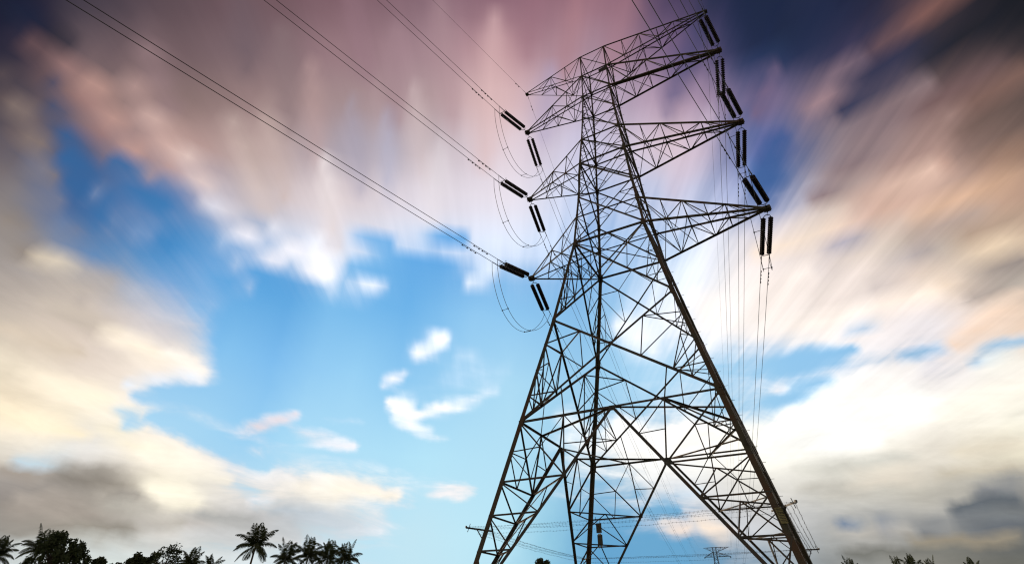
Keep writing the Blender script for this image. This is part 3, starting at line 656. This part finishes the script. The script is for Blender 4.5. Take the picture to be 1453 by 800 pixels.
def damper(p, t, r=.012):
    mb = MB(); d = V(0, 0, -.09); mb.tube([p, p+d], r, 5); mb.tube([p+d-t*.20, p+d+t*.20], .008, 5)
    for s in (-1, 1): mb.tube([p+d+t*s*.13, p+d+t*s*.24], .032, 8)
    return mb
def span_pts(E, B, sag, n=90, off=None):
    res = []
    for i in range(n+1):
        t = (i/n)**1.6
        res.append(E+(B-E)*t-V(0, 0, 4*sag*t*(1-t))+(off or V(0,0,0)))
    return res
for (side, key), (root, E, B, sag, sdv) in LIVE.items():
    hz_ = V((B-E).y, -(B-E).x, 0).normalized(); OFF = .21
    th = empty('twin_conductor', E)
    tag(th, 'pair of thin conductor wires %s the %s crossarm tip' % ('rising to the top edge from' if side == 'in' else 'sinking into the distance from', ARM[key]), 'power line', 'twin conductors of the power line')
    for s in (-1, 1):
        pts = [p-E for p in span_pts(E-(B-E).normalized()*.08, B, sag, off=hz_*OFF*s)]
        mb = MB(); mb.tube(pts, .015, 6)
        mb.tube([pts[0], pts[0]+(pts[1]-pts[0]).normalized()*.55], .026, 6)      # dead-end clamp
        w_ = mb.build('conductor', M['wire'], th)
        t = (pts[3]-pts[1]).normalized()
        for dist in ((1.7+.5*(s > 0), 2.35+.5*(s > 0)) if side == 'in' else (1.5+.3*(s > 0), 2.2+.3*(s > 0))):
            acc = 0
            for a, b in zip(pts, pts[1:]):
                if acc+(b-a).length >= dist: p = a+(b-a).normalized()*(dist-acc); break
                acc += (b-a).length
            damper(p, t).build('vibration_damper', M['fit'], w_)
    for k in range(2, 6):                            # bundle spacers far out on the span
        p = span_pts(E, B, sag, 60)[10*k]-E
        MB().box(p, hz_*OFF, V(0,0,.02), (B-E).normalized()*.02).build('spacer', M['fit'], th)
for (side, key), v in WIRES.items():
    if key[0] != 'E': continue
    E, B, sag = Vector(v[0]), Vector(v[1]), v[2]
    mb = MB(); pts = [p-E for p in span_pts(E, B, sag)]; mb.tube(pts, .0085, 5); mb.tube([pts[0], pts[0]+(pts[1]-pts[0]).normalized()*.5], .016, 5)
    o = mb.build('earth_wire', M['wire']); o.location = E
    tag(o, 'single thin earth wire running %s the topmost %s arm tip' % ('up from' if side == 'in' else 'down into the distance from', 'left' if key == 'EL' else 'right'), 'wire', 'earth wires from the tower top')
    t = (pts[3]-pts[1]).normalized(); damper(pts[0]+(pts[2]-pts[0]).normalized()*1.3, t).build('vibration_damper', M['fit'], o)
JS = {'1L': (2.6, -.45), '3L': (2.6, -.45), '5L': (2.55, -.45), '1R': (2.4, -.1), '3R': (2.4, -.1), '5R': (2.4, -.1)}
for key in ('1L', '3L', '5L', '1R', '3R', '5R'):
    _, E1, B1, s1, sd1 = LIVE[('in', key)]; _, E2, B2, s2, sd2 = LIVE[('out', key)]
    h1 = V((B1-E1).y, -(B1-E1).x, 0).normalized(); h2 = V((B2-E2).y, -(B2-E2).x, 0).normalized()
    a = E1+(B1-E1).normalized()*.55; b = E2+(B2-E2).normalized()*.42; dep, lat = JS[key]
    th = empty('jumper_loop', mid(a, b)); o0 = mid(a, b)
    tag(th, 'hanging pair of jumper wires looping under the %s crossarm tip' % ARM[key], 'wire', 'jumper loops under the crossarm tips')
    mids_ = []
    for s in (-1, 1):
        p, q_ = a+h1*.21*s-o0, b-h2*.21*s-o0; pts = []
        for i in range(33):
            t = i/32; d = 4*t*(1-t); dd = d**.72
            pts.append(p+(q_-p)*t+V(lat*dd, 0, -dep*dd))
        mb = MB(); mb.tube(pts, .014, 6); mb.build('jumper_wire', M['wire'], th); mids_.append(pts)
    for i in (9, 22):
        sp = MB(); sp.tube([mids_[0][i], mids_[1][i]], .014, 5); sp.box(mids_[0][i], V(.03,0,0), V(0,.03,0), V(0,0,.03)); sp.box(mids_[1][i], V(.03,0,0), V(0,.03,0), V(0,0,.03)); sp.build('spacer', M['fit'], th)

# ---------------------------------------------------------------- the next tower of the line
NEAR = TOWER; TOWER = far = empty('transmission_tower', (-55.5, 330.7, 4.4)); TH = 1.6
build_tower(); TH = 1.0
tag(far, 'tiny distant lattice tower low between the legs of the near tower', 'transmission tower', 'steel lattice towers of the power line')
for key in ('1L', '1R'):
    src = LIVE[('out', key)][0]; o = copy_tree(src); o.location = Vector(src.location)+Vector(far.location)+V(0,-.2,0)
    o.rotation_euler = (0, 0, math.pi) if False else (0, 0, 0)
    tag(o, 'distant insulator hanging at the %s arm of the tiny far tower' % ARM[key], 'insulator', 'insulators of the far tower')

# ---------------------------------------------------------------- palms and trees along the horizon
def palm_parts(seed, H, R, nf=26):
    rnd = random.Random(seed); root = empty('palm_tree')
    lean = V(rnd.uniform(-.10, .10), rnd.uniform(-.10, .10), 0)
    pts = []; rs = []
    for i in range(13):
        t = i/12; pts.append(lean*H*t*t+V(0, 0, H*t)); rs.append((.22-.09*t)*(1.25 if i == 0 else 1))
    MB().tube(pts, rs, 9).build('trunk', M['bark'], root, smooth=True)
    top = pts[-1]; mb = MB()
    wind = V(.35, .12, 0)
    for k in range(nf):
        a = k*2.39996+rnd.uniform(-.25, .25); up = 1-(k/nf); el_ = math.radians(-28+118*up**.8)+rnd.uniform(-.15, .15)
        L_ = R*rnd.uniform(.82, 1.08)*(1 if k > 3 else .8)
        d = V(math.cos(a)*math.cos(el_), math.sin(a)*math.cos(el_), math.sin(el_)); p = Vector(top); rp = [Vector(p)]; n = 14
        for i in range(n):
            d = (d+V(0, 0, -.06-.075*i/n)+wind*.03).normalized(); p = p+d*(L_/n); rp.append(Vector(p))
        mb.tube(rp, [.035*(1-i/(n+1.5)) for i in range(n+1)], 4)
        for i in range(1, n+1):
            for sub in (0, .34, .67):
                if i == n and sub: continue
                c = rp[i] if sub == 0 else rp[i].lerp(rp[i+1], sub)
                t = (rp[i]-rp[i-1]).normalized(); sd_ = t.cross(UP)
                if sd_.length < .05: sd_ = V(math.sin(a), -math.cos(a), 0)
                sd_.normalize(); f = (i+sub)/n
                ll = R*.30*math.sin(math.pi*min(1, .18+.80*f))**.7*rnd.uniform(.8, 1.1)
                for s in (-1, 1):
                    if rnd.random() < .06: continue
                    dirn = (sd_*s*.75+t*.65+V(0, 0, -.45-.25*rnd.random())).normalized()
                    w_ = .042*R/3; e = c+dirn*ll+V(0,0,-.12*ll); m_ = c+dirn*ll*.5
                    mb.add([c-t*w_*.4, m_-t*w_, e, m_+t*w_], [(0, 1, 2, 3)])
    mb.build('crown', M['palm'], root)
    return root
def broad_parts(seed, H, RX, RZ, leaf=.22, nl=5200, clumps=26, shape=1.0, name='broadleaf_tree'):
    rnd = random.Random(seed); root = empty(name); mb = MB()
    tb = H-RZ*1.35
    mb.tube([V(0,0,0), V(.1,0,tb*.5), V(0,.1,tb), V(.1,.1,H-RZ*.6)], [H*.03, H*.024, H*.018, H*.006], 8)
    cl = []
    for k in range(clumps):
        a = rnd.uniform(0, 6.28); v = rnd.uniform(-1, 1); rr = math.sqrt(1-v*v)*rnd.uniform(.3, 1.12)
        rx = RX*(1-.55*shape*max(0, v)) 
        c = V(math.cos(a)*rr*rx, math.sin(a)*rr*rx, H-RZ+v*RZ*.85); r = RX*rnd.uniform(.13, .30)
        cl.append((c, r)); b0 = V(0, 0, rnd.uniform(tb*.7, H-RZ*.9)); mb.tube([b0, mid(b0, c, .5)+V(0,0,-.1), c], [H*.009, H*.006, H*.002], 5)
    mb.build('trunk', M['bark2'], root)
    lf = MB()
    for k in range(nl):
        c, r = cl[rnd.randrange(len(cl))]
        d = V(rnd.gauss(0,1), rnd.gauss(0,1), rnd.gauss(0,1)).normalized()*r*rnd.uniform(.25, 1.08); p = c+d
        e1 = V(rnd.gauss(0,1), rnd.gauss(0,1), rnd.gauss(0,.6)).normalized(); e2 = e1.cross(V(rnd.gauss(0,1), rnd.gauss(0,1), rnd.gauss(0,1))).normalized(); s = leaf*rnd.uniform(.6, 1.2)
        lf.add([p-e1*s, p-e2*s*.45, p+e1*s, p+e2*s*.45], [(0,1,2,3)])
    lf.build('crown', M['leaf'], root)
    return root
def place(o, az_, dist, rot=0, sc=1, zoff=0):
    a = math.radians(az_); o.location = (CAM.x+math.sin(a)*dist, CAM.y+math.cos(a)*dist, 0); o.location.z = ground_z(o.location.x, o.location.y)-.05+zoff
    o.rotation_euler = (0, 0, rot); o.scale = (sc, sc, sc); return o
# palms: bearing, slope of the line of sight to the top, distance, label
PROT = [palm_parts(11, 10.6, 3.6, 25), palm_parts(23, 10.0, 3.5, 21), palm_parts(37, 10.3, 3.4, 23)]
PTOP = [12.6, 11.8, 12.0]
used = [False]*3
PALMS = [
 (-70.9, .0841, 105, 0, 'palm at the far left edge of the frame, fronds cut by the frame'),
 (-68.9, .0960, 100, 1, 'palm with drooping fronds on the left side of the big dark tree'),
 (-58.4, .0865, 112, 2, 'short palm tucked to the right of the pale leafy tree'),
 (-56.5, .0810, 115, 0, 'low palm top alone between the leafy trees and the palm row'),
 (-53.4, .1255, 96, 0, 'tallest palm, first on the left of the row of five'),
 (-51.1, .1045, 104, 1, 'second palm from the left in the row of five, lower than the tallest'),
 (-49.0, .1095, 103, 2, 'middle palm of the row of five'),
 (-46.8, .1105, 101, 0, 'fourth palm from the left in the row of five'),
 (-44.9, .1060, 106, 1, 'last palm on the right of the row of five'),
 (.43, .0918, 150, 1, 'tiny palm top beside the right foot of the tower'),
 (4.0, .0900, 140, 2, 'small palm just left of the tallest palm on the right horizon'),
 (5.2, .0945, 135, 0, 'tallest of the small palms on the right horizon'),
 (6.6, .0868, 145, 1, 'small palm just right of the tallest palm on the right horizon'),
 (9.2, .0852, 150, 2, 'lone tiny palm top at the far right of the horizon'),
]
for i, (a_, tn, D, kind, lab) in enumerate(PALMS):
    if not used[kind]: o = PROT[kind]; used[kind] = True
    else: o = copy_tree(PROT[kind])
    zt = CAM.z+tn*D; gx, gy = CAM.x+math.sin(math.radians(a_))*D, CAM.y+math.cos(math.radians(a_))*D
    s = (zt-ground_z(gx, gy))/PTOP[kind]; place(o, a_, D, rot=i*1.3, sc=s)
    o.scale = (s*.62, s*.62, s*.965) if a_ > -10 else (s*.9, s*.9, s)
    tag(o, lab, 'palm tree', 'coconut palms along the horizon')
TR = [ # bearing, slope, distance, H proto
 ('wide', -67.6, .1035, 98, 'big dark ragged tree behind the drooping palm at the lower left', -.1),
 ('wide', -66.2, .0925, 100, 'dark tree forming the right shoulder of the big clump at the lower left', -.6),
 ('bush', -64.45, .0745, 105, 'low dark treetop between the big clump and the leafy trees', .8),
 ('bush', -63.2, .0690, 110, 'smallest dark treetop left of the leafy trees', .6),
 ('bush', -62.35, .0755, 108, 'small dark tree just left of the leafy pair', .6),
 ('tall', -61.5, .0905, 104, 'narrow leafy tree left of the pale airy tree', .55),
 ('airy', -59.95, .1030, 100, 'pointed airy tree with sky showing through its leaves', 1.0),
 ('bush', -26.4, .1005, 110, 'small dark treetop between the left legs of the tower', .5),
]
BP = {'wide': (broad_parts(5, 10, 3.1, 2.7, .27, 5200, 46, .6), 10.2), 'bush': (broad_parts(8, 8.5, 2.4, 1.9, .24, 4500, 18, .3), 8.7),
      'tall': (broad_parts(13, 9.5, 2.2, 2.4, .24, 4200, 20, .4), 9.7), 'airy': (broad_parts(17, 10, 3.2, 3.6, .19, 3600, 48, .9), 10.2)}
bu = set()
for i, (k, a_, tn, D, lab, xs) in enumerate(TR):
    o, H = BP[k]
    if k in bu: o = copy_tree(o)
    bu.add(k)
    zt = CAM.z+tn*D; gx, gy = CAM.x+math.sin(math.radians(a_))*D, CAM.y+math.cos(math.radians(a_))*D
    s = (zt-ground_z(gx, gy))/H; place(o, a_, D, rot=i*2.1, sc=s); o.scale = (s*(.75+.25*xs), s*(.75+.25*xs), s)
    tag(o, lab, 'tree', 'broadleaf trees along the horizon')
bpy.context.view_layer.update()
